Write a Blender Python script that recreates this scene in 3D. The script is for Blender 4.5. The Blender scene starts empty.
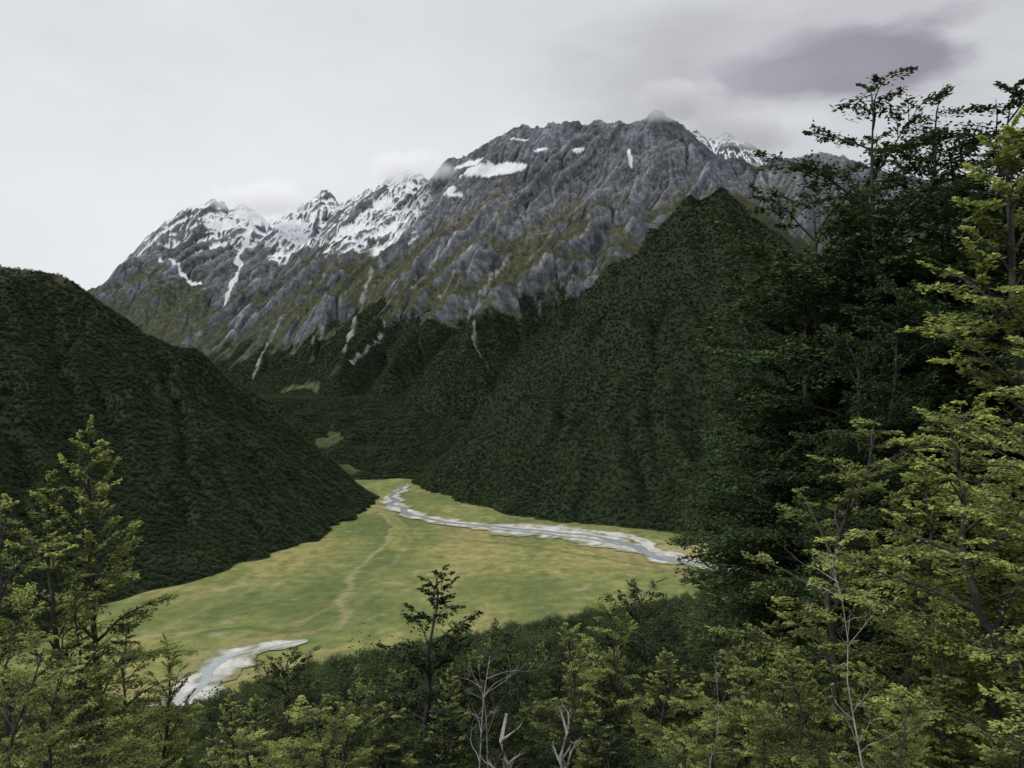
import bpy, numpy as np, math, time
from mathutils import Vector
T0=time.time()
scene=bpy.context.scene
COL=scene.collection
EYE=250.0
# ------------------------------------------------------------------ noise
def perlin(x,y,seed=0):
    r=np.random.RandomState(seed); P=r.permutation(256); P=np.concatenate([P,P])
    a=r.rand(256)*2*np.pi; gx=np.cos(a); gy=np.sin(a)
    x=np.asarray(x,float); y=np.asarray(y,float)
    xi=np.floor(x).astype(int); yi=np.floor(y).astype(int)
    xf=x-xi; yf=y-yi
    u=xf*xf*xf*(xf*(xf*6-15)+10); v=yf*yf*yf*(yf*(yf*6-15)+10)
    def g(i,j,dx,dy):
        h=P[(P[(xi+i)&255]+yi+j)&255]
        return gx[h]*dx+gy[h]*dy
    n00=g(0,0,xf,yf); n10=g(1,0,xf-1,yf); n01=g(0,1,xf,yf-1); n11=g(1,1,xf-1,yf-1)
    return ((n00*(1-u)+n10*u)*(1-v)+(n01*(1-u)+n11*u)*v)*1.5
def fbm(x,y,o=5,seed=0,gain=.5):
    s=0; a=1; t=0
    for i in range(o):
        s=s+a*perlin(x*2**i+i*17.3,y*2**i-i*9.1,seed+i); t+=a; a*=gain
    return s/t
def ridged(x,y,o=5,seed=0,gain=.5):
    s=0; a=1; t=0; w=1
    for i in range(o):
        n=1-np.abs(perlin(x*2**i+i*11.3,y*2**i+i*5.1,seed+i))*1.6
        n=n*n*w; w=np.clip(n*1.6,0,1)
        s=s+a*n; t+=a; a*=gain
    return s/t
def sstep(a,b,x):
    t=np.clip((x-a)/(b-a),0,1); return t*t*(3-2*t)
# survey helper: horizontal / vertical offsets (1/800 of the distance) seen from the lookout
def S(px,py,d): return ((px-512)/800*d, d, EYE+(384-py)/800*d)
def F(px,py):
    d=EYE*800/(py-384.0); return ((px-512)/800*d,d)
# ------------------------------------------------------------------ mesh helpers
def new_mesh(name,V,Fc,mats,color=None,smooth=True,extra=None):
    V=np.asarray(V,np.float32); Fc=np.asarray(Fc,np.int32)
    me=bpy.data.meshes.new(name); k=Fc.shape[1]
    me.vertices.add(len(V)); me.vertices.foreach_set("co",V.ravel())
    me.loops.add(Fc.size); me.loops.foreach_set("vertex_index",Fc.ravel())
    me.polygons.add(len(Fc)); me.polygons.foreach_set("loop_start",np.arange(len(Fc),dtype=np.int32)*k)
    me.update(calc_edges=True)
    me.polygons.foreach_set("use_smooth",np.full(len(Fc),smooth))
    if color is not None:
        ca=me.color_attributes.new("Col",'FLOAT_COLOR','POINT')
        c=np.ones((len(V),4),np.float32); c[:,:3]=color
        ca.data.foreach_set("color",c.ravel())
    for m in mats: me.materials.append(m)
    return me
def add(name,data,label=None,category=None,kind=None,loc=(0,0,0),parent=None,group=None):
    o=bpy.data.objects.new(name,data); COL.objects.link(o); o.location=loc
    if label: o["label"]=label
    if category: o["category"]=category
    if kind: o["kind"]=kind
    if group: o["group"]=group
    if parent: o.parent=parent
    return o
def grid_faces(nx,ny):
    i=np.arange(nx-1); j=np.arange(ny-1); I,J=np.meshgrid(i,j)
    a=(J*nx+I).ravel(); return np.stack([a,a+1,a+nx+1,a+nx],1)
# ------------------------------------------------------------------ materials
def nodes(m):
    m.use_nodes=True; nt=m.node_tree; nt.nodes.clear(); return nt
def N(nt,t,**k):
    n=nt.nodes.new(t)
    for a,b in k.items(): setattr(n,a,b)
    return n
def noise_node(nt,scale,detail=6,rough=.6,coord='Object'):
    tc=N(nt,'ShaderNodeTexCoord'); n=N(nt,'ShaderNodeTexNoise'); n.inputs['Scale'].default_value=scale
    n.inputs['Detail'].default_value=detail; n.inputs['Roughness'].default_value=rough
    nt.links.new(tc.outputs[coord],n.inputs['Vector']); return n
def terrain_mat(name,s1,s2,bump,dist,lo=.6,hi=1.4,fa=.3,fb=.7,snow=False):
    m=bpy.data.materials.new(name); nt=nodes(m); L=nt.links.new
    at=N(nt,'ShaderNodeAttribute',attribute_name='Col')
    n1=noise_node(nt,s1,8,.65); n2=noise_node(nt,s2,6,.7)
    mr=N(nt,'ShaderNodeMapRange'); mr.inputs['From Min'].default_value=fa; mr.inputs['From Max'].default_value=fb
    mr.inputs['To Min'].default_value=lo; mr.inputs['To Max'].default_value=hi; L(n1.outputs['Fac'],mr.inputs['Value'])
    mr2=N(nt,'ShaderNodeMapRange'); mr2.inputs['From Min'].default_value=fa; mr2.inputs['From Max'].default_value=fb
    mr2.inputs['To Min'].default_value=lo; mr2.inputs['To Max'].default_value=hi; L(n2.outputs['Fac'],mr2.inputs['Value'])
    mu=N(nt,'ShaderNodeMath',operation='MULTIPLY'); L(mr.outputs[0],mu.inputs[0]); L(mr2.outputs[0],mu.inputs[1]); fac=mu.outputs[0]
    bp=N(nt,'ShaderNodeBump'); bp.inputs['Strength'].default_value=bump; bp.inputs['Distance'].default_value=dist
    if snow:   # snow is smoother and more even than rock
        sc=N(nt,'ShaderNodeSeparateColor'); L(at.outputs['Color'],sc.inputs[0])
        ms=N(nt,'ShaderNodeMapRange'); ms.inputs['From Min'].default_value=.35; ms.inputs['From Max'].default_value=.6; L(sc.outputs[0],ms.inputs['Value'])
        mx=N(nt,'ShaderNodeMix',data_type='FLOAT'); L(ms.outputs[0],mx.inputs[0]); L(fac,mx.inputs[2]); mx.inputs[3].default_value=1.0; fac=mx.outputs[0]
        mb=N(nt,'ShaderNodeMapRange'); mb.inputs['To Min'].default_value=bump; mb.inputs['To Max'].default_value=bump*.25; L(ms.outputs[0],mb.inputs['Value']); L(mb.outputs[0],bp.inputs['Strength'])
    vm=N(nt,'ShaderNodeVectorMath',operation='SCALE'); L(at.outputs['Color'],vm.inputs[0]); L(fac,vm.inputs['Scale'])
    b=N(nt,'ShaderNodeBsdfPrincipled'); b.inputs['Roughness'].default_value=.9; b.inputs['Specular IOR Level'].default_value=.15
    L(vm.outputs[0],b.inputs['Base Color'])
    ad=N(nt,'ShaderNodeMath',operation='ADD'); L(n1.outputs['Fac'],ad.inputs[0]); L(n2.outputs['Fac'],ad.inputs[1])
    L(ad.outputs[0],bp.inputs['Height']); L(bp.outputs[0],b.inputs['Normal'])
    o=N(nt,'ShaderNodeOutputMaterial'); L(b.outputs[0],o.inputs['Surface']); return m
def leaf_mat(name,dark,light,trans=.3,var=.35,patch=None):
    m=bpy.data.materials.new(name); nt=nodes(m); L=nt.links.new
    at=N(nt,'ShaderNodeAttribute',attribute_name='Col'); oi=N(nt,'ShaderNodeObjectInfo')
    sx=N(nt,'ShaderNodeSeparateColor'); L(at.outputs['Color'],sx.inputs[0])
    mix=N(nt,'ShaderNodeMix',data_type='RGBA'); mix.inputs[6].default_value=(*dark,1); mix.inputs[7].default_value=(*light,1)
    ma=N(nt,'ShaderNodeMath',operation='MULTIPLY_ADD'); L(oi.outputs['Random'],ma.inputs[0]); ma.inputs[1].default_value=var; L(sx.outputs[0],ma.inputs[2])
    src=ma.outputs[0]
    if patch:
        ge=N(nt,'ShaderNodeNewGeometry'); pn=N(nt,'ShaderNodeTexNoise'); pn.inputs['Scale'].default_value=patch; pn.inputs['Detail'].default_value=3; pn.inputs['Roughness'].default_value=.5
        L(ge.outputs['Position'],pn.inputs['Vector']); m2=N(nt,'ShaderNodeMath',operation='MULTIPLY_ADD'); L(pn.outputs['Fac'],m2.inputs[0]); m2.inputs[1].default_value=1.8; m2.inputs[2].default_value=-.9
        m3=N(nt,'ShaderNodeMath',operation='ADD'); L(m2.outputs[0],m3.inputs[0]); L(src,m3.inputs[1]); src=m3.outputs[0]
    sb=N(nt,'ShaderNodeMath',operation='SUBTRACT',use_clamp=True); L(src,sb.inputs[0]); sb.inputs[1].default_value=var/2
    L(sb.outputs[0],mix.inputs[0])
    d=N(nt,'ShaderNodeBsdfPrincipled'); d.inputs['Roughness'].default_value=.65; d.inputs['Specular IOR Level'].default_value=.1
    t=N(nt,'ShaderNodeBsdfTranslucent'); ms=N(nt,'ShaderNodeMixShader'); ms.inputs[0].default_value=trans
    L(mix.outputs[2],d.inputs['Base Color']); L(mix.outputs[2],t.inputs['Color'])
    L(d.outputs[0],ms.inputs[1]); L(t.outputs[0],ms.inputs[2])
    o=N(nt,'ShaderNodeOutputMaterial'); L(ms.outputs[0],o.inputs['Surface']); return m
def bark_mat(name,c1,c2,scale=6):
    m=bpy.data.materials.new(name); nt=nodes(m); L=nt.links.new
    n=noise_node(nt,scale,6,.7); cr=N(nt,'ShaderNodeValToRGB')
    cr.color_ramp.elements[0].color=(*c1,1); cr.color_ramp.elements[1].color=(*c2,1)
    cr.color_ramp.elements[0].position=.35; cr.color_ramp.elements[1].position=.65
    L(n.outputs['Fac'],cr.inputs[0]); b=N(nt,'ShaderNodeBsdfPrincipled'); b.inputs['Roughness'].default_value=.9
    L(cr.outputs[0],b.inputs['Base Color']); bp=N(nt,'ShaderNodeBump'); bp.inputs['Strength'].default_value=.6; bp.inputs['Distance'].default_value=.03
    L(n.outputs['Fac'],bp.inputs['Height']); L(bp.outputs[0],b.inputs['Normal'])
    o=N(nt,'ShaderNodeOutputMaterial'); L(b.outputs[0],o.inputs['Surface']); return m
M_mount=terrain_mat("mountain_rock",.035,.16,1.0,4.5,.66,1.34,.39,.61,True)
M_hill=terrain_mat("forest_floor",.03,.3,.8,2,.8,1.2)
M_grass=terrain_mat("valley_grass",.035,.25,.3,.4,.80,1.20)
M_gravel=terrain_mat("river_gravel",.08,.6,.4,.3,.8,1.2)
M_slope=terrain_mat("slope_soil",.3,2.5,.8,.3)
M_leaf_dark=leaf_mat("leaf_dark",(.015,.033,.016),(.105,.165,.058),.25)
M_leaf_light=leaf_mat("leaf_light",(.018,.040,.014),(.54,.60,.19),.35)
M_leaf_mid=leaf_mat("leaf_mid",(.009,.021,.009),(.135,.175,.052),.25,.6)
M_leaf_canopy=leaf_mat("leaf_canopy",(.009,.020,.010),(.082,.118,.042),.2,.7)
M_leaf_far=leaf_mat("leaf_far",(.022,.038,.021),(.090,.124,.054),.15,.14,.02)
M_bark=bark_mat("bark",(.022,.020,.017),(.085,.078,.068))
M_dead=bark_mat("dead_wood",(.16,.155,.15),(.46,.44,.41),4)
# ------------------------------------------------------------------ terrain fields
def ridge_field(X,Y,lines,ax=1.0):
    H=np.full(X.shape,-1e4)
    for pts,k,p in lines:
        for a,b in zip(pts[:-1],pts[1:]):
            dx,dy=b[0]-a[0],b[1]-a[1]; L2=dx*dx+dy*dy+1e-6
            t=np.clip(((X-a[0])*dx+(Y-a[1])*dy)/L2,0,1)
            d=np.hypot((X-a[0]-t*dx)*ax,Y-a[1]-t*dy)
            H=np.maximum(H,a[2]+(b[2]-a[2])*t-k*d**p)
    return H
def erode(H,cell,batches,n,steps,seed=1,rate=.25,cap=3.0,mx=9.,up=2.):
    H=H/cell; ny,nx=H.shape; r=np.random.RandomState(seed); Hf=H.ravel().copy(); H0=Hf.copy()
    for b in range(batches):
        x=r.rand(n)*(nx-3)+1; y=r.rand(n)*(ny-3)+1; dx=np.zeros(n); dy=np.zeros(n); v=np.ones(n); w=np.ones(n); s=np.zeros(n)
        for st in range(steps):
            xi=x.astype(int); yi=y.astype(int); fx=x-xi; fy=y-yi; q=yi*nx+xi
            h00=Hf[q];h10=Hf[q+1];h01=Hf[q+nx];h11=Hf[q+nx+1]
            gx=(h10-h00)*(1-fy)+(h11-h01)*fy; gy=(h01-h00)*(1-fx)+(h11-h10)*fx
            h=h00*(1-fx)*(1-fy)+h10*fx*(1-fy)+h01*(1-fx)*fy+h11*fx*fy
            dx=dx*.15-gx*.85; dy=dy*.15-gy*.85; l=np.hypot(dx,dy)+1e-9; dx/=l; dy/=l
            X2=np.clip(x+dx,1,nx-3); Y2=np.clip(y+dy,1,ny-3)
            xi2=X2.astype(int); yi2=Y2.astype(int); ax=X2-xi2; ay=Y2-yi2; q2=yi2*nx+xi2
            h2=Hf[q2]*(1-ax)*(1-ay)+Hf[q2+1]*ax*(1-ay)+Hf[q2+nx]*(1-ax)*ay+Hf[q2+nx+1]*ax*ay
            dh=h2-h
            c=np.maximum(-dh,.02)*v*w*cap
            dep=np.where(dh>0,np.minimum(s,dh*.5),np.where(s>c,(s-c)*.1,-np.minimum((c-s)*rate,np.maximum(-dh,0)*.25)))
            dep=np.clip(dep,-.15,.08); s=np.clip(s-dep,0,3)
            D=0
            for qq,ww in ((q,(1-fx)*(1-fy)),(q+1,fx*(1-fy)),(q+nx,(1-fx)*fy),(q+nx+1,fx*fy)):
                D=D+np.bincount(qq,weights=dep*ww,minlength=Hf.size)
            Hf=np.clip(Hf+np.clip(D,-.15,.06),H0-mx,H0+up)
            v=np.sqrt(np.clip(v*v-dh*.6,.05,4)); w=w*.98; x=X2; y=Y2
    return Hf.reshape(ny,nx)*cell
def blur(H,k=1):
    for _ in range(k):
        P=np.pad(H,1,mode='edge'); H=(P[:-2,1:-1]+P[2:,1:-1]+P[1:-1,:-2]+P[1:-1,2:]+4*H)/8
    return H
def slope_of(H,cell):
    gy,gx=np.gradient(H,cell); return np.hypot(gx,gy)
def hmesh(name,xs,ys,H,col,mat,label,cat='hill'):
    X,Y=np.meshgrid(xs,ys); V=np.stack([X.ravel(),Y.ravel(),H.ravel()],1)
    me=new_mesh(name,V,grid_faces(len(xs),len(ys)),[mat],col.reshape(-1,3))
    return add(name,me,label,cat,'structure')
def sample(H,xs,ys,x,y):
    c=xs[1]-xs[0]; fx=np.clip((x-xs[0])/c,0,len(xs)-1.001); fy=np.clip((y-ys[0])/c,0,len(ys)-1.001)
    i=fx.astype(int); j=fy.astype(int); a=fx-i; b=fy-j
    return (H[j,i]*(1-a)+H[j,i+1]*a)*(1-b)+(H[j+1,i]*(1-a)+H[j+1,i+1]*a)*b
def seg_dist(X,Y,pts):
    D=np.full(np.shape(X),1e9)
    for a,b in zip(pts[:-1],pts[1:]):
        dx,dy=b[0]-a[0],b[1]-a[1]; t=np.clip(((X-a[0])*dx+(Y-a[1])*dy)/(dx*dx+dy*dy+1e-9),0,1)
        D=np.minimum(D,np.hypot(X-a[0]-t*dx,Y-a[1]-t*dy))
    return D
def lerpc(c,d,m): return c*(1-m[...,None])+np.array(d)*m[...,None]

# --- mountain range
cell=6.0
xs=np.arange(-3800,3300,cell); ys=np.arange(1950,5800,cell); X,Y=np.meshgrid(xs,ys)
wx=fbm(X/700,Y/700,3,5)*60+fbm(X/180,Y/180,4,6)*24; wy=fbm(X/700,Y/700,3,9)*60+fbm(X/180,Y/180,4,7)*36
crest=[S(-250,300,5600),S(-100,300,5500),(S(60,300,5400)),S(100,285,5300),S(155,243,5250),S(180,215,5200),S(190,203,5200),S(212,199,5200),S(222,214,5200),S(240,202,5200),S(262,218,5200),S(300,208,5200),S(312,192,5150),S(326,190,5150),S(340,202,5100),S(372,188,5000),S(395,168,4950),S(410,170,4950),S(432,180,4900),S(450,158,4800),S(480,143,4700),S(520,123,4600),S(560,124,4500),S(605,120,4400),S(635,118,4300),S(655,108,4300),S(680,120,4300),S(710,150,4250),S(760,160,4150),S(800,150,4050),S(850,158,3950),S(920,170,3900),S(1050,190,3800),S(1200,210,3700)]
back=[S(660,130,4800),S(695,128,4900),S(712,138,4900),S(730,128,4900),S(765,152,4900),S(830,172,4900)]
L=[(crest,1.0,1.0),(back,1.0,1.0),
 ([S(205,200,5200),S(175,250,4900),S(150,290,4600),S(130,330,4200)],1.15,1.),
 ([S(215,205,5200),S(250,255,4800),S(265,310,4300),S(262,360,3800)],1.15,1.),
 ([S(322,190,5150),S(318,235,4750),S(290,290,4300),S(280,340,3900)],1.15,1.),
 ([S(400,172,4950),S(385,225,4500),S(345,270,4100),S(310,330,3700)],1.15,1.),
 ([S(480,145,4700),S(470,190,4300),S(425,250,3900),S(380,310,3500),S(335,375,3050)],1.15,1.),
 ([S(560,124,4500),S(530,180,4100),S(480,240,3750),S(440,300,3400),S(400,360,3000)],1.2,1.),
 ([S(655,110,4300),S(620,160,3950),S(570,215,3600),S(520,270,3250),S(470,330,2900)],1.15,1.),
 ([S(665,111,4300),S(670,165,3850),S(640,210,3500),S(600,260,3150),S(560,310,2850)],1.15,1.),
 ([S(680,122,4300),S(710,170,3700),S(735,205,3200),S(730,215,2700)],1.05,1.),
 ([S(760,160,4150),S(770,200,3600),S(760,240,3200)],1.1,1.),
 ([S(800,150,4050),S(800,200,3500),S(820,250,3000)],1.05,1.),
 ([S(920,170,3900),S(900,220,3300),S(920,270,2800)],1.05,1.)]
H=ridge_field(X+wx,Y+wy,L)
zc=np.interp(X,[p[0] for p in crest],[p[2] for p in crest]); fade=.35+.2*sstep(-500,-900,X); fade=fade+(1-fade)*sstep(10,230,zc-H)
apron=200*sstep(2000,2950,Y+fbm(X/130,Y/130,4,2)*150)+fbm(X/120,Y/120,4,77)*12-7
up=sstep(150,600,H)*fade
ca,sa=math.cos(.62),math.sin(.62)
U=(X*ca+Y*sa); Vv=(-X*sa+Y*ca); Vw=Vv+fbm(X/300,Y/300,3,15)*60
bed=(X*.55+H*.85+fbm(X/400,Y/400,3,66)*60)/75
H=H+up*((ridged(X/560,Y/560,6,21)-.45)*60+(ridged(U/1500,Vw/230,6,31,.6)-.45)*120)
H=H+sstep(400,800,H)*np.abs(((bed)%1)-.5)*24*(.5+fbm(X/200,Y/200,2,8))*fade
H=np.maximum(H,apron)
H=erode(H,cell,12,18000,90,3,mx=6.)
H=blur(H,1)
H+=sstep(550,800,H)*((ridged(X/110,Y/110,6,61,.7)-.4)*20+(ridged(U/90,Vw/24,4,62,.6)-.4)*11)
MH=H
print("mountain",time.time()-T0)
sl=slope_of(H,cell); sls=blur(sl,4); n1=fbm(X/160,Y/160,5,41); n2=fbm(X/45,Y/45,4,51,.6); n3=fbm(X/500,Y/500,3,91); na=fbm(U/320,Vw/60,5,43)
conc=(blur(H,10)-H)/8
col=np.zeros(H.shape+(3,))+np.array([.108,.117,.134])
col*= (1+.4*n2+.75*na+.4*n3)[...,None]
bn=fbm(bed*1.3,Y/900,4,19)
col*= (1+.6*bn)[...,None]
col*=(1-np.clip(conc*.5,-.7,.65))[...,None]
streak=ridged(U/700,Vw/26,4,37); col=lerpc(col,(.26,.265,.275),sstep(.60,.74,streak)*.55)
tus=sstep(1350,980,H+n1*300+na*350)*sstep(1.9,1.25,sls+n2*.5+na*.5)*sstep(-1700,-300,X)
col=lerpc(col,(.112,.100,.056),tus*.75)
grn=sstep(1030,800,H+n1*300+na*250-150*sstep(-300,700,X))*sstep(2.1,1.6,sls+n2*.6)
col=lerpc(col,(.060,.070,.034),grn*.85)
tl=410+150*sstep(-1200,-600,X)+130*sstep(200,900,X)
tree_m=sstep(tl+40,tl-20,H+n1*150+na*130+n2*60+n3*100)
for px,py,d,rx,ry in ((330,464,2450,50,70),(345,478,2180,40,40)):
    x0=(px-512)/800*d; q=sstep(1.2,.6,((X-x0)/rx)**2+((Y-d)/ry)**2+n2*1.6)*.9; tree_m=tree_m*(1-q); col=lerpc(col,(.085,.11,.045),q*(H<260))
col=lerpc(col,(.024,.035,.018),tree_m)
def nearcrest_streak(pts,w,c,amt=1.):
    global col,tree_m
    d=seg_dist(X+n2*22,Y+n1*40,[(p[0],p[1]) for p in pts]); q=sstep(1.3,.5,d/w)*amt*np.clip(.7+n2*1.8,0,1); col=lerpc(col,c,q); tree_m=tree_m*(d>w*1.2)
def onface(px,py,dg=None):
    d=np.arange(2400,5600,6.0); x=(px-512)/800*d; z=EYE+(384-py)/800*d
    h=sample(MH,xs,ys,x,d); k=np.argmax(h>z); return (x[k],d[k],z[k])
SCR=(.36,.36,.345)
for line,w in (([(372,275),(365,290),(360,310),(352,330),(345,350)],12),([(285,315),(272,335),(262,355),(255,375)],8),([(248,305),(238,320),(228,335),(215,348)],11),
   ([(482,290),(478,300),(468,320),(475,345),(486,365)],7),([(510,255),(495,275),(485,290)],7),([(385,320),(368,345),(352,365)],6),([(545,255),(535,275)],6),([(440,250),(425,275),(412,292)],6),([(590,225),(570,250)],5),([(455,270),(440,300)],5),([(325,320),(312,345)],5)):
    nearcrest_streak([onface(*p) for p in line],w,SCR,.85)
nearcrest_streak([onface(*p) for p in [(335,374),(310,382),(285,390)]],14,(.11,.14,.06),.9)
gul=np.clip(conc*1.2,-.7,.7)+n2*.25+na*.4
snow=sstep(990,1030,H+n1*220+na*60-60*sstep(-900,-2000,X))*sstep(-.22,-.02,gul+(1.55-sls)*.9)*sstep(-420,-560,X+n3*200)
snow=np.maximum(snow,sstep(-.05,.1,gul+(1.3-sls)*.8)*sstep(4600,4700,Y)*sstep(1300,1380,H)*(X>850))
for px,py,rx,rz,fl in ((492,170,190,44,.5),(470,164,100,24,.8),(448,190,50,30,.8),(630,158,12,60,.8),(578,150,30,14,.8),(455,195,50,14,.8),(540,150,45,10,.8),(520,140,60,8,.8),(350,230,70,40,.8),(290,225,110,40,.8),(225,225,110,40,.8),(385,205,60,40,.8),(262,218,160,40,.8)):
    c0=onface(px,py); e=((X-c0[0])/rx)**2+((H-c0[2])/rz)**2; snow=np.maximum(snow,sstep(1.1,.9,e+n2*fl*1.2+na*fl)*(np.abs(Y-c0[1])<260)*(H>950))
for line,w in (([(242,262),(235,280),(226,303)],9),([(258,222),(245,245),(238,262)],13),([(160,262),(185,275),(200,285)],8),([(300,240),(285,262)],8)):
    pts=[onface(*p) for p in line]; d=seg_dist(X+n2*24,Y+n1*40,[(p[0],p[1]) for p in pts]); snow=np.maximum(snow,sstep(1.2,.95,d/w))
col=lerpc(col,(.76,.78,.82),np.clip(snow,0,1)); col=np.clip(col,.01,.9)
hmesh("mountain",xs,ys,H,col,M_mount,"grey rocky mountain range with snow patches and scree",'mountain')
m_data=(xs,ys,H,tree_m)

# --- hills flanking the flats
def make_hill(name,x0,x1,y0,y1,lines,seed,label,amp=26,bare=None,ax=1.,wp=30,sm=2):
    c=8.0; xs=np.arange(x0,x1,c); ys=np.arange(y0,y1,c); X,Y=np.meshgrid(xs,ys)
    H=ridge_field(X+fbm(X/260,Y/260,4,seed)*wp,Y+fbm(X/260,Y/260,4,seed+3)*wp,lines,ax); H=blur(H,sm*5)
    H+=sstep(5,160,H)*((ridged(X/230,Y/230,5,seed+7)-.45)*amp*2.2)+fbm(X/60,Y/60,3,seed+1)*4
    H=np.maximum(H,-30); H=erode(H,c,12,6000,70,seed,mx=5.); H=blur(H,sm)
    n=fbm(X/50,Y/50,4,seed+5); col=np.zeros(H.shape+(3,))+np.array([.028,.042,.021]); m=np.zeros(H.shape)
    if bare is not None:
        m=bare(X,Y,H,n); col=lerpc(col,(.070,.064,.038),m)
    ob=hmesh(name,xs,ys,H,col,M_hill,label)
    return xs,ys,H,m
left=[([(-2400,1400,560),(-1500,1450,545),S(0,253,1500),S(50,266,1500),S(92,290,1500),S(150,327,1500),S(195,352,1520),S(238,380,1550),S(262,407,1560),S(284,450,1530),(-382,1460,8)],.5,1.0),
      ([S(50,280,1480),(-769,1250,300),(-655,980,150),(-500,770,55)],.5,1.)]
hl=make_hill("hill",-2400,-150,300,2500,left,101,"steep dark green forested hill with bare brown top",18,
   lambda X,Y,H,n: sstep(400,500,H+n*60),2.1,30,2)
right=[([S(722,196,2100),S(706,186,2100),S(690,193,2110),S(672,214,2120),S(655,226,2140),S(640,250,2150),S(618,268,2150),S(600,300,2150),S(575,318,2150),S(555,352,2150),S(530,368,2150),S(505,392,2150),S(478,425,2130),(-105,2080,0)],1.05,1.0),
       ([S(722,196,2100),S(736,202,2020),S(755,218,1950),S(772,245,1900),S(790,330,1750),S(850,400,1600),(900,1500,180),(1300,1400,300),(1700,1300,420)],1.05,1.0),
       ([S(712,192,2100),S(735,196,2500),S(750,210,2950)],1.0,1.0),
       ([S(690,200,2090),S(665,270,1900),S(655,300,1850),S(610,400,1600)],1.05,1.0),
       ([S(640,250,2150),S(610,330,1980),S(560,400,1850)],1.1,1.0),
       ([S(740,205,2000),S(725,260,1880),S(745,320,1700),S(740,420,1450),S(760,520,1330)],1.05,1.0)]
hr=make_hill("hill",-300,2000,900,3200,right,202,"steep pointed hill covered in dark beech forest",44,
   lambda X,Y,H,n: sstep(745,775,H+n*30)*.6,1.,50,2)
print("hills",time.time()-T0)

# --- valley flats
c=4.0; xs=np.arange(-1100,1000,c); ys=np.arange(400,2600,c); X,Y=np.meshgrid(xs,ys)
Hf=fbm(X/90,Y/90,3,11)*.5
n1=fbm(X/140,Y/260,5,12); n2=fbm(X/35,Y/60,4,13); n3=fbm(X/12,Y/16,3,14); n4=fbm(X/22,Y/26,4,24,.7)
col=np.zeros(X.shape+(3,))+np.array([.170,.192,.064])
col=lerpc(col,(.28,.25,.10),sstep(-.1,.4,n1+n4*.45)*.85)
col=lerpc(col,(.10,.135,.045),sstep(.05,.35,-n1+n4*.5)*.75)
col=lerpc(col,(.30,.27,.17),sstep(.3,.45,n2*.6+n4*.6)*.55)
col*=(1+.35*n3+.35*n4)[...,None]
def paint(line,w,cc,am):
    global col
    d=seg_dist(X+n2*14,Y+n1*20,[F(*p) for p in line]); col=lerpc(col,cc,np.clip(1.4-d/w,0,1)*am*np.clip(.8+n3*1.5,0,1))
paint([(372,500),(392,528),(385,545),(352,575),(340,600),(343,630)],4.5,(.34,.30,.16),.8)
paint([(365,495),(405,525),(408,548),(360,590),(300,625)],3,(.27,.22,.12),.6)
paint([(380,495),(400,530),(395,550)],12,(.30,.28,.10),.6)
paint([(345,570),(350,600),(335,632)],4,(.25,.21,.11),.6)
paint([(330,560),(250,590),(170,625)],5,(.25,.22,.11),.5)
paint([(345,490),(375,485),(400,478)],30,(.29,.27,.10),.7)
paint([(640,548),(680,548),(720,550)],30,(.38,.34,.17),.8)
paint([(110,640),(190,632),(260,640)],6,(.33,.30,.18),.6)
paint([(430,535),(520,545),(600,556),(690,575)],4,(.07,.10,.04),.8)
paint([(195,634),(240,628),(300,634)],5,(.07,.10,.04),.8)
paint([(160,690),(200,655),(260,640),(320,632)],8,(.30,.25,.13),.7)
paint([(432,524),(500,540),(590,548),(690,575)],9,(.24,.18,.09),.6)
hmesh("meadow",xs,ys,Hf,np.clip(col,.02,.8)*1.15,M_grass,"flat yellow-green grass flats on the valley floor",'meadow')
gm=terrain_mat("ground_far",.002,.01,.2,2); v=40000
me=new_mesh("ground",[(-v,-v,-3),(v,-v,-3),(v,v,-3),(-v,v,-3)],[(0,1,2,3)],[gm],np.array([[.05,.065,.03]]*4)); add("ground",me,"green ground stretching to the horizon","ground","structure")

def ribbon(name,line,widths,z,mat,colf,seed,label,cat,off=0,rough=.35,fq=45,edge=(.25,.24,.12)):
    P=np.array([F(*p) for p in line]); seg=np.r_[0,np.cumsum(np.hypot(*np.diff(P,axis=0).T))]
    n=int(seg[-1]/3)+2; s=np.linspace(0,seg[-1],n)
    x=np.interp(s,seg,P[:,0]); y=np.interp(s,seg,P[:,1]); w=np.interp(s,seg,widths)
    k=np.hanning(25); k/=k.sum()
    x=np.convolve(np.pad(x,12,mode='edge'),k,'valid'); y=np.convolve(np.pad(y,12,mode='edge'),k,'valid')
    tx=np.gradient(x); ty=np.gradient(y); l=np.hypot(tx,ty)+1e-9; nx_,ny_=-ty/l,tx/l
    wl=w*.5*np.clip(1+rough*fbm(s/fq,s*0+1.5,3,seed,.4)*2.4,.05,3); wr=w*.5*np.clip(1+rough*fbm(s/fq,s*0+7.5,3,seed+1,.4)*2.4,.05,3); o=off*w*fbm(s/90,s*0+3.3,2,seed+2)*2
    K=15; V=[]; T=[]
    for i in range(K):
        t=i/(K-1); a=-wr+(wl+wr)*t+o
        V.append(np.stack([x+nx_*a,y+ny_*a,np.full(n,z)],1)); T.append(np.full(n,min(t,1-t)))
    V=np.stack(V,0).reshape(-1,3); T=np.concatenate(T)
    cc=colf(V); q=sstep(.26,.04,T+.28*fbm(V[:,0]/16,V[:,1]/24,4,seed+9,.6))[:,None]; cc=cc*(1-q)+np.array(edge)*q
    me=new_mesh(name,V,grid_faces(n,K),[mat],cc)
    return add(name,me,label,cat,'structure')
def gcol(V):
    q=fbm(V[:,0]/20,V[:,1]/40,4,71); c=np.array([.58,.575,.55])[None]*(1+.45*q[:,None]); g=np.clip((fbm(V[:,0]/14,V[:,1]/30,3,75)-.16)*4,0,.8)[:,None]; return np.clip(c*(1-g)+np.array([.26,.25,.13])*g,.05,.75)
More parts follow.
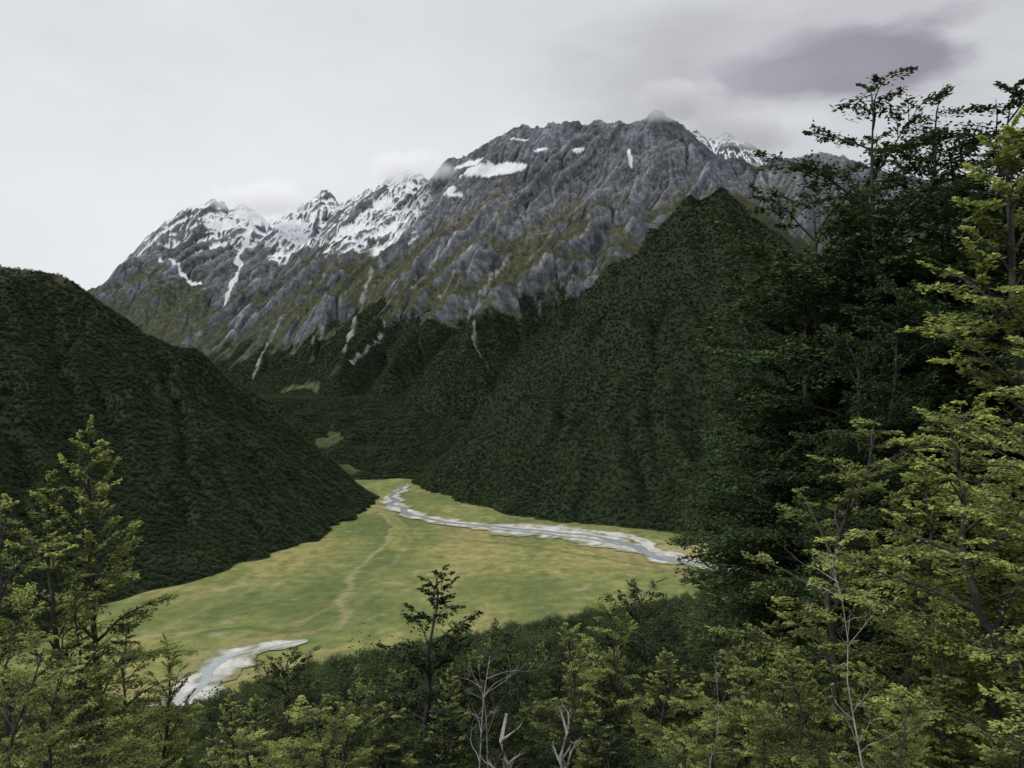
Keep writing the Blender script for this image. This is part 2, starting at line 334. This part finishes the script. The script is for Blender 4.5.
def wcol(V):
    q=fbm(V[:,0]/18,V[:,1]/30,3,72); return np.clip(np.array([.40,.45,.48])[None]*(1+.2*q[:,None]),.05,.8)
M_water=bpy.data.materials.new("river_water"); nt=nodes(M_water)
at=N(nt,'ShaderNodeAttribute',attribute_name='Col'); b=N(nt,'ShaderNodeBsdfPrincipled'); b.inputs['Roughness'].default_value=.18
nn=noise_node(nt,.8,4,.6); bp=N(nt,'ShaderNodeBump'); bp.inputs['Strength'].default_value=.25; bp.inputs['Distance'].default_value=.2
nt.links.new(nn.outputs['Fac'],bp.inputs['Height']); nt.links.new(bp.outputs[0],b.inputs['Normal'])
nt.links.new(at.outputs['Color'],b.inputs['Base Color']); o=N(nt,'ShaderNodeOutputMaterial'); nt.links.new(b.outputs[0],o.inputs['Surface'])
we=(.42,.44,.44)
main=[(410,484),(392,497),(395,507),(413,516),(445,522),(480,526),(515,529),(550,532),(585,536),(615,543),(640,551),(665,558),(700,565),(760,577)]
ribbon("gravel_bank",main,[20,42,58,60,62,84,104,108,90,74,64,58,52,52],.9,M_gravel,gcol,81,"pale grey gravel bed of a braided river","gravel bank",0,.4)
ribbon("gravel_bank",[(560,530),(600,532),(630,538),(655,550),(690,560),(712,561)],[10,28,30,34,22,8],.95,M_gravel,gcol,87,"pale grey gravel bar beside the river channel","gravel bank",0,.6)
ribbon("river",main,[8,15,17,15,12,10,10,10,10,17,18,18,18,18],1.15,M_water,wcol,83,"shallow milky blue river channel across the flats","river",.8,.4,45,we)
ribbon("river",[(445,522),(490,528),(540,534),(590,540),(625,547)],[4,7,8,7,5],1.2,M_water,wcol,85,"thin side channel of the braided river","river",.8,.4,45,we)
low=[(175,710),(192,690),(205,674),(225,661),(255,650),(290,644),(312,640)]
ribbon("gravel_bank",low,[42,50,54,48,34,20,6],.9,M_gravel,gcol,91,"pale gravel bend of the near river","gravel bank",0,.4,30)
ribbon("river",low,[4,7,8,7,5,3,1],1.15,M_water,wcol,93,"narrow river channel on pale gravel","river",.8,.4,30,we)

# --- lookout slope
YT=np.array([-300,0,5,12,30,60,100,150,200,300,400,500,600,700,780,1000,1300]); ZT=np.array([300,248.0,246,241.5,230,217,203,188.5,171,140,112,85,55,25,-1,-60,-140.])
def hs(x,y):
    x=np.asarray(x,float); y=np.asarray(y,float)
    return np.interp(y,YT,ZT)+np.clip(x,-400,500)*.19*np.clip(np.abs(y)/25,0,1)+fbm(x/40,y/40,3,301)*4*np.clip(y/60,0,1)
c=5.0; xs=np.arange(-700,900,c); ys=np.arange(-250,1350,c); X,Y=np.meshgrid(xs,ys)
col=np.zeros(X.shape+(3,))+np.array([.02,.027,.014]); 
hmesh("hillside",xs,ys,hs(X,Y),col,M_slope,"steep shaded forest slope with dark undergrowth","hillside")
print("ground",time.time()-T0)

# ------------------------------------------------------------------ trees
def tube(P,R,sides,VB,FB,cnt):
    P=np.asarray(P,float); n=len(P); T=np.gradient(P,axis=0); T/=np.linalg.norm(T,axis=1)[:,None]+1e-9
    up=np.array([0,0,1.]) if abs(T[0][2])<.9 else np.array([1.,0,0])
    A=np.cross(T,up); A/=np.linalg.norm(A,axis=1)[:,None]+1e-9; B=np.cross(T,A)
    th=np.arange(sides)*2*np.pi/sides
    V=P[:,None,:]+np.asarray(R)[:,None,None]*(A[:,None,:]*np.cos(th)[None,:,None]+B[:,None,:]*np.sin(th)[None,:,None])
    VB.append(V.reshape(-1,3)); i=np.arange(n-1)[:,None]*sides; j=np.arange(sides)[None]; k=(j+1)%sides
    FB.append((np.stack([i+j,i+k,i+sides+k,i+sides+j],-1)).reshape(-1,4)+cnt); return cnt+n*sides
def leaves(P,tint,size,rng,flat=.6,aspect=.55,dirs=None):
    n=len(P); a=rng.rand(n)*2*np.pi
    nrm=np.stack([rng.randn(n)*flat,rng.randn(n)*flat,np.ones(n)],1); nrm/=np.linalg.norm(nrm,axis=1)[:,None]
    d=np.stack([np.cos(a),np.sin(a),rng.randn(n)*.25-.1],1)
    if dirs is not None: d=dirs+d*.6
    d-=nrm*(d*nrm).sum(1)[:,None]; d/=np.linalg.norm(d,axis=1)[:,None]+1e-9; e=np.cross(nrm,d)
    s=(size*(.6+.8*rng.rand(n)))[:,None]
    V=np.stack([P-d*s*.5,P+e*s*.5*aspect+d*s*.05,P+d*s*.5,P-e*s*.5*aspect+d*s*.05],1).reshape(-1,3)
    Fc=np.arange(n*4).reshape(n,4); C=np.repeat(np.clip(tint,0,1),4)
    return V,Fc,np.stack([C,C,C],1)
def gen_tree(seed,Ht,cb,R,nl,leaf,per,matl,e0=5,e1=60,step=.35,lean=.0,prof=.6,sway=.35,spread=.10,stems=1,tg=1.,flat=.55,pw=1.):
    r=np.random.RandomState(seed); VB=[];FB=[];cnt=0; LP=[];LT=[];LD=[]
    n=14
    for stem in range(stems):
      sH=Ht*(1 if stem==0 else .72+.2*r.rand()); z=np.linspace(0,sH,n); tx=np.cumsum(r.randn(n))*sway*Ht/60+lean*z; ty=np.cumsum(r.randn(n))*sway*Ht/60
      if stem: 
          aa=r.rand()*6.28; tx=tx+np.cos(aa)*R*.5*sstep(0,.6,z/sH); ty=ty+np.sin(aa)*R*.5*sstep(0,.6,z/sH)
      tx-=tx[0]; ty-=ty[0]; TP=np.stack([tx,ty,z],1); r0=Ht*.0105
      cnt=tube(TP,r0*(1-z/sH)**.8+.012,7,VB,FB,cnt)
      for i in range(nl//stems):
        t=((i+r.rand())/(nl//stems)); zz=sH*(cb+(1-cb)*t)*.995; base=np.array([np.interp(zz,z,tx),np.interp(zz,z,ty),zz])
        Lb=R*((1-t)**prof)*(.45+.55*min(1,t*3.5))*(.55+.65*r.rand())+.15*R*.4
        az=i*2.399+r.randn()*.5; el=math.radians(e0+(e1-e0)*t**1.3+r.randn()*9)
        m=7; s=np.linspace(0,1,m); pts=[base]; a=az; e=el
        for q in range(1,m):
            a+=r.randn()*.13; e+=r.randn()*.10-.04+ (.05 if q<3 else -.03)
            pts.append(pts[-1]+np.array([math.cos(a)*math.cos(e),math.sin(a)*math.cos(e),math.sin(e)])*Lb/(m-1))
        pts=np.array(pts); rl=.006*Lb*2+.012
        cnt=tube(pts,rl*(1-s*.85),4,VB,FB,cnt)
        ns=max(3,int(Lb/step)); 
        for q in range(ns):
            u=.18+.82*(q+r.rand()*.8)/ns; u=min(u,1)
            p=np.array([np.interp(u,s,pts[:,k]) for k in range(3)]); side=1 if q%2 else -1
            a2=a+side*(.55+.5*r.rand())*(1-.6*(u>.93)); e2=e*.5+r.randn()*.22+.12
            l2=(.42*Lb*(1-u*.75)+.28*R*.25)*(.6+.7*r.rand())
            d=np.array([math.cos(a2)*math.cos(e2),math.sin(a2)*math.cos(e2),math.sin(e2)])
            tip=p+d*l2+np.array([0,0,-.12*l2]); cnt=tube(np.array([p,(p+tip)/2+np.array([0,0,.05*l2]),tip]),[rl*.35+.003,rl*.2+.003,.003],3,VB,FB,cnt)
            k=int(per*(l2/(.5*R*.4))*(.6+.8*r.rand()))+3
            w=r.rand(k)**.8; lat=np.array([-d[1],d[0],0.]); lw=r.randn(k)*l2*.24*(1.15-w*.7)
            tw=np.round(w*6)/6+r.randn(k)*.03; 
            Pq=p+d*(l2*tw)[:,None]+lat*lw[:,None]+np.array([0,0,1.])*(-.10*l2*tw+r.randn(k)*l2*spread+np.abs(lw)*-.15)[:,None]
            LP.append(Pq); LD.append(np.repeat(d[None],k,0)+lat*np.sign(lw)[:,None]*.7)
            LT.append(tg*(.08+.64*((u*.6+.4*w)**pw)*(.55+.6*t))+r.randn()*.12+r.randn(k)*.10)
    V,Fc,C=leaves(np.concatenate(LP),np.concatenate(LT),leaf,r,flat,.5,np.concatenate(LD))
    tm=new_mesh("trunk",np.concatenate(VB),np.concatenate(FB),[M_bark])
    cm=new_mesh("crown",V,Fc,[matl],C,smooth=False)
    return tm,cm,Ht
def plant(name,proto,x,y,z,h,rot,label,group=None,cat='tree',wid=1.0):
    tm,cm,H0=proto; s=h/H0
    e=bpy.data.objects.new(name,None); COL.objects.link(e); e.location=(x,y,z-.15); e.rotation_euler=(0,0,rot); e.scale=(s*wid,s*wid,s)
    e.empty_display_size=.3; e["label"]=label; e["category"]=cat
    if group: e["group"]=group
    for nm,d in (("trunk",tm),("crown",cm)):
        if d is None: continue
        c=bpy.data.objects.new(nm,d); COL.objects.link(c); c.parent=e
    return e
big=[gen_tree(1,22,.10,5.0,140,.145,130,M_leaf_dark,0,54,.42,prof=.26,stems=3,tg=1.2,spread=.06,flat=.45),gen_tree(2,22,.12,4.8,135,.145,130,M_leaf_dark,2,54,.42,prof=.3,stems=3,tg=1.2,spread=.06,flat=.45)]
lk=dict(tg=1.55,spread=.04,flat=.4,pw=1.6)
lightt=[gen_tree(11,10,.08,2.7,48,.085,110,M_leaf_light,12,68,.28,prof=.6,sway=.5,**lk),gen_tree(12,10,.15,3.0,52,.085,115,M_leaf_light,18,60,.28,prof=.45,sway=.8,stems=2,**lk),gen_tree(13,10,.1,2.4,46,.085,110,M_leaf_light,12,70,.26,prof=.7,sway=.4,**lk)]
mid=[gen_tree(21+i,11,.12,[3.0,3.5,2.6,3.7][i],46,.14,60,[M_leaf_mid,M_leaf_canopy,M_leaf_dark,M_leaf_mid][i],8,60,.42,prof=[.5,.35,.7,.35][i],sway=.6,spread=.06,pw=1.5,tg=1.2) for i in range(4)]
print("protos",time.time()-T0, [len(p[1].polygons) for p in big+lightt+mid])

def near(proto,px,top,d,rot,label,wid=1.0):
    x=(px-512)/800*d; z=float(hs(x,d)); h=EYE+(384-top)/800*d-z
    return plant("beech_tree",proto,x,d,z,h,rot,label,wid=wid)
D="tall dark green beech tree on the steep slope"
Lg="yellow-green young beech tree with feathery layered branches"
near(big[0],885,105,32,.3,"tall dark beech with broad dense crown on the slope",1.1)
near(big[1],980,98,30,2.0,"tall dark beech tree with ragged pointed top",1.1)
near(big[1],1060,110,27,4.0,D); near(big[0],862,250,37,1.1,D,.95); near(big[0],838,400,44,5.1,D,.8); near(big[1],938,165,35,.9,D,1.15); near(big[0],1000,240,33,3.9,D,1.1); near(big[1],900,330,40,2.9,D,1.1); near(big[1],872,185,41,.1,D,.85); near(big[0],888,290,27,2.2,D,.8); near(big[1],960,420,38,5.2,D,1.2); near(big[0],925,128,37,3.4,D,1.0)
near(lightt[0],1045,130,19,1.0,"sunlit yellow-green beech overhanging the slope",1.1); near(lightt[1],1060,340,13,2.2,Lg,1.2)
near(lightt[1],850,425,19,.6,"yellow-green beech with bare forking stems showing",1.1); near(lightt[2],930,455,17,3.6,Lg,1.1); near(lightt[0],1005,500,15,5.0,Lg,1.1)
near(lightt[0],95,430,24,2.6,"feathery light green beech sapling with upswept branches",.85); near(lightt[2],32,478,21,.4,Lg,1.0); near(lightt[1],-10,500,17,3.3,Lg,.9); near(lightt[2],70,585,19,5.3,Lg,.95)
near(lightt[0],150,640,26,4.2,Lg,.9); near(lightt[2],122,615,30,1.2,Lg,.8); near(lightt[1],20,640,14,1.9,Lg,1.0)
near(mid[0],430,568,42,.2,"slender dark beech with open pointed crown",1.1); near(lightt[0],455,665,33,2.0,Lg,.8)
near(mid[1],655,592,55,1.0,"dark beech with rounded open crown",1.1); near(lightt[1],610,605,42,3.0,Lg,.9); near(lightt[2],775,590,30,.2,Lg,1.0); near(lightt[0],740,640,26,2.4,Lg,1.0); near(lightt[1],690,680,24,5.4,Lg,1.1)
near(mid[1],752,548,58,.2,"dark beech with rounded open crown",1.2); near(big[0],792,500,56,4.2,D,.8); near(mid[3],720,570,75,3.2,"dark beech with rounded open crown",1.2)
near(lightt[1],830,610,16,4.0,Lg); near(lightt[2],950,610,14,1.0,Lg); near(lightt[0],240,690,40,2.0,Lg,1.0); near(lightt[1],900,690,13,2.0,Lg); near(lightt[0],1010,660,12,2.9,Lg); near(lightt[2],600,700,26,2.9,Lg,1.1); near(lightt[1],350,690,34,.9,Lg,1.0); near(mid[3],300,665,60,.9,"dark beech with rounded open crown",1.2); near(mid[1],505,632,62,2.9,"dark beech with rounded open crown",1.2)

# scattered slope forest
r=np.random.RandomState(77)
g=6.3; gx,gy=np.meshgrid(np.arange(-520,760,g),np.arange(28,960,g)); px_=gx.ravel()+r.uniform(-3,3,gx.size); py_=gy.ravel()+r.uniform(-3,3,gx.size)
zz=hs(px_,py_); k=(zz>0)&(np.abs(px_)<py_*.72+10); px_,py_,zz=px_[k],py_[k],zz[k]
hgt=r.uniform(9.0,19.0,len(px_)); uu=px_/py_*800+512
lim=np.interp(uu,[-100,0,150,200,300,400,520,640,700,740,800,1024],[600,610,700,692,654,628,606,598,584,545,500,450])+r.rand(len(px_))**.6*46+np.clip((95-py_)/70,0,1)*(20+110*r.rand(len(px_)))*(uu<760)
allow=EYE-(lim-384)/800*py_-zz; hgt=np.minimum(hgt,allow); k=hgt>2.5; px_,py_,zz,hgt=px_[k],py_[k],zz[k],hgt[k]
order=np.argsort(py_); px_,py_,zz,hgt=[a[order] for a in (px_,py_,zz,hgt)]
inv=(np.abs(px_)<py_*.64+1)&((EYE-zz-hgt)/py_*800+384<765); idx=np.where(inv)[0]; ind=idx[:245]; rest=np.setdiff1d(np.arange(len(px_)),ind)
print("individual reach",py_[ind].max())
for i in ind:
    q=r.randint(0,9); p=mid[q%4] if q<7 else lightt[r.randint(0,3)]
    plant("beech_tree",p,px_[i],py_[i],zz[i],hgt[i],r.rand()*6.28,"beech tree with leafy crown among the slope forest" if q<7 else "pale yellow-green beech tree in the slope forest","beech trees covering the slope",wid=min(1.8,max(1.0,13/hgt[i])))
print("slope trees",len(ind),len(rest),time.time()-T0)

# ---- dead trees
def dead(seed,Ht,nb,thick,sw=.03,lean=0.):
    r=np.random.RandomState(seed); VB=[];FB=[];cnt=0; n=9; z=np.linspace(0,Ht,n); P=np.stack([np.cumsum(r.randn(n))*sw*Ht/3+lean*z,np.cumsum(r.randn(n))*sw*Ht/3,z],1); P[:,:2]-=P[0,:2]
    cnt=tube(P,thick*(1-z/Ht*.75),7,VB,FB,cnt)
    for i in range(nb):
        t=.35+.65*r.rand(); b=np.array([np.interp(t*Ht,z,P[:,k]) for k in range(3)]); a=r.rand()*6.28; e=.3+r.rand()*.8; l=Ht*(.08+.12*r.rand()); pts=[b]
        for q in range(5):
            a+=r.randn()*.25; e+=r.randn()*.2; pts.append(pts[-1]+np.array([math.cos(a)*math.cos(e),math.sin(a)*math.cos(e),math.sin(e)])*l/5)
            if q>1:
                a3=a+r.choice([-1,1])*.8; pp=pts[-1]; cnt=tube([pp,pp+np.array([math.cos(a3),math.sin(a3),.6])*l*.14,pp+np.array([math.cos(a3),math.sin(a3),.8])*l*.28],[thick*.1,thick*.08,.004],3,VB,FB,cnt)
        cnt=tube(pts,thick*.35*np.linspace(1,.2,6),5,VB,FB,cnt)
    return new_mesh("dead_trunk",np.concatenate(VB),np.concatenate(FB),[M_dead]),None,Ht
dd=[dead(5,8,16,.035,.05,.16),dead(6,6,9,.22,.09)]
for p,px,top,d,lab,wd,rt in ((dd[0],432,648,13,"thin bleached dead tree with bare leaning branches",1.,0.1),(dd[1],527,712,20,"broken weathered grey tree stump standing",.9,1.),(dd[1],560,695,26,"broken weathered grey tree stump standing",.7,3.),(dd[0],512,668,18,"thin bleached dead tree with bare forking branches",.7,2.9),(dd[0],700,655,22,"thin bleached dead tree with bare forking branches",.7,.9),(dd[0],885,560,12,"thin bleached dead tree with bare forking branches",.9,2.2)):
    x=(px-512)/800*d; z=float(hs(x,d)); h=EYE+(384-top)/800*d-z; plant("dead_tree",p,x,d,z,h,rt,lab,cat='dead tree',wid=wd)

# ---- far forest as instanced stuff
def canopy(seed,n,size,mat,Ht=10,R=3.4,flat=.7,base=.2):
    r=np.random.RandomState(seed); k=n; d=r.randn(k,3); d/=np.linalg.norm(d,axis=1)[:,None]; d[:,2]=np.abs(d[:,2])*1.0-.15
    lob=1+.28*np.sin(d[:,0]*4+seed)*np.cos(d[:,1]*5+seed*2)+r.randn(k)*.12
    P=d*lob[:,None]*np.array([R,R,Ht*.55])*(.6+.4*r.rand(k))[:,None]+np.array([0,0,Ht*.42])
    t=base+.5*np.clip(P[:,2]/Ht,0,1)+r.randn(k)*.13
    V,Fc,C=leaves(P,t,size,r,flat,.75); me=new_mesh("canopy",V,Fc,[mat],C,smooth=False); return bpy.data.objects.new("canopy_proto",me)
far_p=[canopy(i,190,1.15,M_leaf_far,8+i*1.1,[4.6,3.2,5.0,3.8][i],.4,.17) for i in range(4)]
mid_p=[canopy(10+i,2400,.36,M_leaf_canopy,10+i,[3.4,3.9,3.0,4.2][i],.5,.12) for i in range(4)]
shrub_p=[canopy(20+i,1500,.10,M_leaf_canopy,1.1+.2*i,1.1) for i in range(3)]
def forest(name,P,Sc,protos,label,cat="forest"):
    me=bpy.data.meshes.new(name); me.vertices.add(len(P)); me.vertices.foreach_set("co",np.asarray(P,np.float32).ravel())
    a=me.attributes.new("sc",'FLOAT','POINT'); a.data.foreach_set("value",np.asarray(Sc,np.float32))
    ob=add(name,me,label,cat,"stuff")
    ng=bpy.data.node_groups.new(name,'GeometryNodeTree'); ng.interface.new_socket("Geometry",in_out='INPUT',socket_type='NodeSocketGeometry'); ng.interface.new_socket("Geometry",in_out='OUTPUT',socket_type='NodeSocketGeometry')
    gi=ng.nodes.new('NodeGroupInput'); go=ng.nodes.new('NodeGroupOutput'); ip=ng.nodes.new('GeometryNodeInstanceOnPoints'); jo=ng.nodes.new('GeometryNodeJoinGeometry')
    for p in protos:
        oi=ng.nodes.new('GeometryNodeObjectInfo'); oi.inputs['Object'].default_value=p; oi.inputs['As Instance'].default_value=True; ng.links.new(oi.outputs['Geometry'],jo.inputs[0])
    ip.inputs['Pick Instance'].default_value=True
    ri=ng.nodes.new('FunctionNodeRandomValue'); ri.data_type='INT'; ri.inputs[4].default_value=0; ri.inputs[5].default_value=len(protos)-1
    rv=ng.nodes.new('FunctionNodeRandomValue'); rv.data_type='FLOAT_VECTOR'; rv.inputs[0].default_value=(-.08,-.08,0); rv.inputs[1].default_value=(.08,.08,6.28)
    na=ng.nodes.new('GeometryNodeInputNamedAttribute'); na.data_type='FLOAT'; na.inputs['Name'].default_value="sc"
    ng.links.new(gi.outputs[0],ip.inputs['Points']); ng.links.new(jo.outputs[0],ip.inputs['Instance']); ng.links.new(ri.outputs[2],ip.inputs['Instance Index'])
    ng.links.new(rv.outputs[0],ip.inputs['Rotation']); ng.links.new(na.outputs[0],ip.inputs['Scale']); ng.links.new(ip.outputs[0],go.inputs[0])
    mo=ob.modifiers.new("scatter",'NODES'); mo.node_group=ng; return ob
def scatter(data,g,cond,seed,smin=.7,smax=1.25,zoff=-2.0):
    xs,ys,H,m=data; r=np.random.RandomState(seed); gx,gy=np.meshgrid(np.arange(xs[0]+20,xs[-1]-20,g),np.arange(ys[0]+20,ys[-1]-20,g)); x=gx.ravel()+r.uniform(-g*.9,g*.9,gx.size); y=gy.ravel()+r.uniform(-g*.9,g*.9,gx.size)
    z=sample(H,xs,ys,x,y); mm=sample(m,xs,ys,x,y); k=cond(x,y,z,mm,r)&(np.abs(x)<y*.70+40); x,y,z=x[k],y[k],z[k]
    return np.stack([x,y,z+zoff],1),smin+(smax-smin)*r.rand(len(x))**1.3
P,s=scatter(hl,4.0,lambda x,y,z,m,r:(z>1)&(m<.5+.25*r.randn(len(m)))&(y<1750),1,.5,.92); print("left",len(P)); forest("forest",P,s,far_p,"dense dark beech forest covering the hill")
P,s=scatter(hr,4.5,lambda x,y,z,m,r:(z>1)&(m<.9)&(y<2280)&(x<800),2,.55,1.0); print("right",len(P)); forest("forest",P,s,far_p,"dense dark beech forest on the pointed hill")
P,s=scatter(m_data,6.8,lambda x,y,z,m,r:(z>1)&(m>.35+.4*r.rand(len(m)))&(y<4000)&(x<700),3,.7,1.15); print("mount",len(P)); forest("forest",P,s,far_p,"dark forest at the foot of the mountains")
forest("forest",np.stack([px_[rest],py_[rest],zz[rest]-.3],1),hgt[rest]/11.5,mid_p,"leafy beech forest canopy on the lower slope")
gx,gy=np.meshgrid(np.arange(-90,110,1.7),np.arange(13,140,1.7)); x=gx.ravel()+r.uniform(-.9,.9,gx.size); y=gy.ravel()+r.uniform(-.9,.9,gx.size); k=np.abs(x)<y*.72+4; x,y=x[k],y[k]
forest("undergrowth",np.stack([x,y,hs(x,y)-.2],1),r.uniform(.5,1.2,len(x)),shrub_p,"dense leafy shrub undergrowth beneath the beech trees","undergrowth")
print("forest",time.time()-T0)

# ------------------------------------------------------------------ low cloud caught on the summits
def cloud_mat(name,dens,scale,thr,colr,emi):
    m=bpy.data.materials.new(name); nt=nodes(m); Lk=nt.links.new
    tc=N(nt,'ShaderNodeTexCoord'); ln=N(nt,'ShaderNodeVectorMath',operation='LENGTH'); Lk(tc.outputs['Object'],ln.inputs[0])
    ge=N(nt,'ShaderNodeNewGeometry'); nz=N(nt,'ShaderNodeTexNoise'); nz.inputs['Scale'].default_value=scale; nz.inputs['Detail'].default_value=4; nz.inputs['Roughness'].default_value=.6; Lk(ge.outputs['Position'],nz.inputs['Vector'])
    fo=N(nt,'ShaderNodeMapRange'); fo.inputs['From Min'].default_value=0; fo.inputs['From Max'].default_value=1; fo.inputs['To Min'].default_value=.9; fo.inputs['To Max'].default_value=-.25; Lk(ln.outputs['Value'],fo.inputs['Value'])
    a=N(nt,'ShaderNodeMath',operation='MULTIPLY_ADD'); Lk(nz.outputs['Fac'],a.inputs[0]); a.inputs[1].default_value=2.2; a.inputs[2].default_value=-1.1
    b=N(nt,'ShaderNodeMath',operation='ADD'); Lk(fo.outputs[0],b.inputs[0]); Lk(a.outputs[0],b.inputs[1])
    c=N(nt,'ShaderNodeMapRange'); c.inputs['From Min'].default_value=thr; c.inputs['From Max'].default_value=thr+.9; c.inputs['To Min'].default_value=0; c.inputs['To Max'].default_value=dens; Lk(b.outputs[0],c.inputs['Value'])
    v=N(nt,'ShaderNodeVolumePrincipled'); v.inputs['Color'].default_value=(*colr,1); v.inputs['Anisotropy'].default_value=0; Lk(c.outputs[0],v.inputs['Density'])
    e=N(nt,'ShaderNodeMath',operation='MULTIPLY'); Lk(c.outputs[0],e.inputs[0]); e.inputs[1].default_value=emi; Lk(e.outputs[0],v.inputs['Emission Strength']); v.inputs['Emission Color'].default_value=(.96,.98,1,1)  # added glow stands in for daylight scattered within the cloud
    o=N(nt,'ShaderNodeOutputMaterial'); Lk(v.outputs[0],o.inputs['Volume']); return m
MC=cloud_mat("cloud_white",.022,.004,.0,(.9,.9,.92),.42); MG=cloud_mat("cloud_grey",.018,.004,.0,(.8,.8,.84),.26)
import bmesh
bm=bmesh.new(); bmesh.ops.create_icosphere(bm,subdivisions=3,radius=1); cme=bpy.data.meshes.new("cloud"); bm.to_mesh(cme); bm.free(); cme.materials.append(MC); cme2=cme.copy(); cme2.materials[0]=MG
for (c0,rad,me_,lab) in ((S(268,200,4780),(480,260,125),cme,"white low cloud wrapped around the snowy summits"),(S(405,168,4580),(330,240,115),cme,"white low cloud wrapped around the rocky summit"),(S(672,98,4050),(380,220,110),cme2,"grey low cloud touching the highest summit"),(S(765,130,4100),(430,240,115),cme2,"grey low cloud drifting over the ridge")):
    o=add("cloud",me_,lab,"cloud","structure",loc=c0); o.scale=rad

# ------------------------------------------------------------------ world
w=bpy.data.worlds.new("World"); scene.world=w; w.use_nodes=True; nt=w.node_tree; nt.nodes.clear(); Lk=nt.links.new
sky=N(nt,'ShaderNodeTexSky',sky_type='NISHITA',sun_disc=False,sun_elevation=math.radians(48),sun_rotation=math.radians(230))
bg1=N(nt,'ShaderNodeBackground'); bg1.inputs['Strength'].default_value=.06; Lk(sky.outputs[0],bg1.inputs['Color'])
tc=N(nt,'ShaderNodeTexCoord'); mp=N(nt,'ShaderNodeMapping'); mp.inputs['Scale'].default_value=(1,1,2.6); Lk(tc.outputs['Generated'],mp.inputs['Vector'])
n1=N(nt,'ShaderNodeTexNoise'); n1.inputs['Scale'].default_value=2.2; n1.inputs['Detail'].default_value=7; n1.inputs['Roughness'].default_value=.5; n1.inputs['Distortion'].default_value=.4; Lk(mp.outputs[0],n1.inputs['Vector'])
cr=N(nt,'ShaderNodeValToRGB'); cr.color_ramp.elements[0].position=.3; cr.color_ramp.elements[0].color=(.54,.56,.58,1); cr.color_ramp.elements[1].position=.7; cr.color_ramp.elements[1].color=(.68,.70,.715,1); Lk(n1.outputs['Fac'],cr.inputs[0])
def blob(px,py,rad,soft,zs=1.6):
    d=Vector(((px-512)/800,1,(384-py)/800)).normalized()
    sb=N(nt,'ShaderNodeVectorMath',operation='SUBTRACT'); Lk(tc.outputs['Generated'],sb.inputs[0]); sb.inputs[1].default_value=d
    sc=N(nt,'ShaderNodeVectorMath',operation='MULTIPLY'); Lk(sb.outputs[0],sc.inputs[0]); sc.inputs[1].default_value=(1,1,zs)
    ln=N(nt,'ShaderNodeVectorMath',operation='LENGTH'); Lk(sc.outputs[0],ln.inputs[0])
    nz=N(nt,'ShaderNodeTexNoise'); nz.inputs['Scale'].default_value=6; nz.inputs['Detail'].default_value=7; Lk(mp.outputs[0],nz.inputs['Vector'])
    ad=N(nt,'ShaderNodeMath',operation='MULTIPLY_ADD'); Lk(nz.outputs['Fac'],ad.inputs[0]); ad.inputs[1].default_value=.34; Lk(ln.outputs['Value'],ad.inputs[2])
    mr=N(nt,'ShaderNodeMapRange',interpolation_type='SMOOTHSTEP'); mr.inputs['From Min'].default_value=rad+.17-soft; mr.inputs['From Max'].default_value=rad+.17+soft; mr.inputs['To Min'].default_value=1; mr.inputs['To Max'].default_value=0
    Lk(ad.outputs[0],mr.inputs['Value']); return mr.outputs[0]
cur=cr.outputs[0]
for px,py,rad,soft,c,am,zs in ((850,60,.18,.15,(.42,.415,.45,1),.7,2.0),(850,66,.13,.045,(.22,.205,.245,1),.8,3.8),(700,95,.13,.10,(.40,.40,.435,1),.5,1.8),(150,230,.3,.3,(.78,.79,.80,1),.7,1.5)):
    b=blob(px,py,rad,soft,zs); mu=N(nt,'ShaderNodeMath',operation='MULTIPLY'); Lk(b,mu.inputs[0]); mu.inputs[1].default_value=am
    mx=N(nt,'ShaderNodeMix',data_type='RGBA'); Lk(mu.outputs[0],mx.inputs[0]); Lk(cur,mx.inputs[6]); mx.inputs[7].default_value=c; cur=mx.outputs[2]
bg2=N(nt,'ShaderNodeBackground'); bg2.inputs['Strength'].default_value=1.2; Lk(cur,bg2.inputs['Color'])
ms=N(nt,'ShaderNodeMixShader'); ms.inputs[0].default_value=.92; Lk(bg1.outputs[0],ms.inputs[1]); Lk(bg2.outputs[0],ms.inputs[2])
wo=N(nt,'ShaderNodeOutputWorld'); Lk(ms.outputs[0],wo.inputs['Surface'])
sd=bpy.data.lights.new("sun",'SUN'); sd.energy=1.5; sd.angle=math.radians(12); sd.color=(1,.96,.9); so=bpy.data.objects.new("sun",sd); COL.objects.link(so); so.rotation_euler=(math.radians(42),0,math.radians(-50))
cd=bpy.data.cameras.new("camera"); co=bpy.data.objects.new("camera",cd); COL.objects.link(co); co.location=(0,0,EYE); co.rotation_euler=(math.radians(90),0,0)
cd.sensor_width=36; cd.lens=28.125; cd.clip_start=.5; cd.clip_end=90000; scene.camera=co
scene.view_settings.view_transform='Standard'; scene.view_settings.look='None'; scene.view_settings.exposure=0
print("done",time.time()-T0)
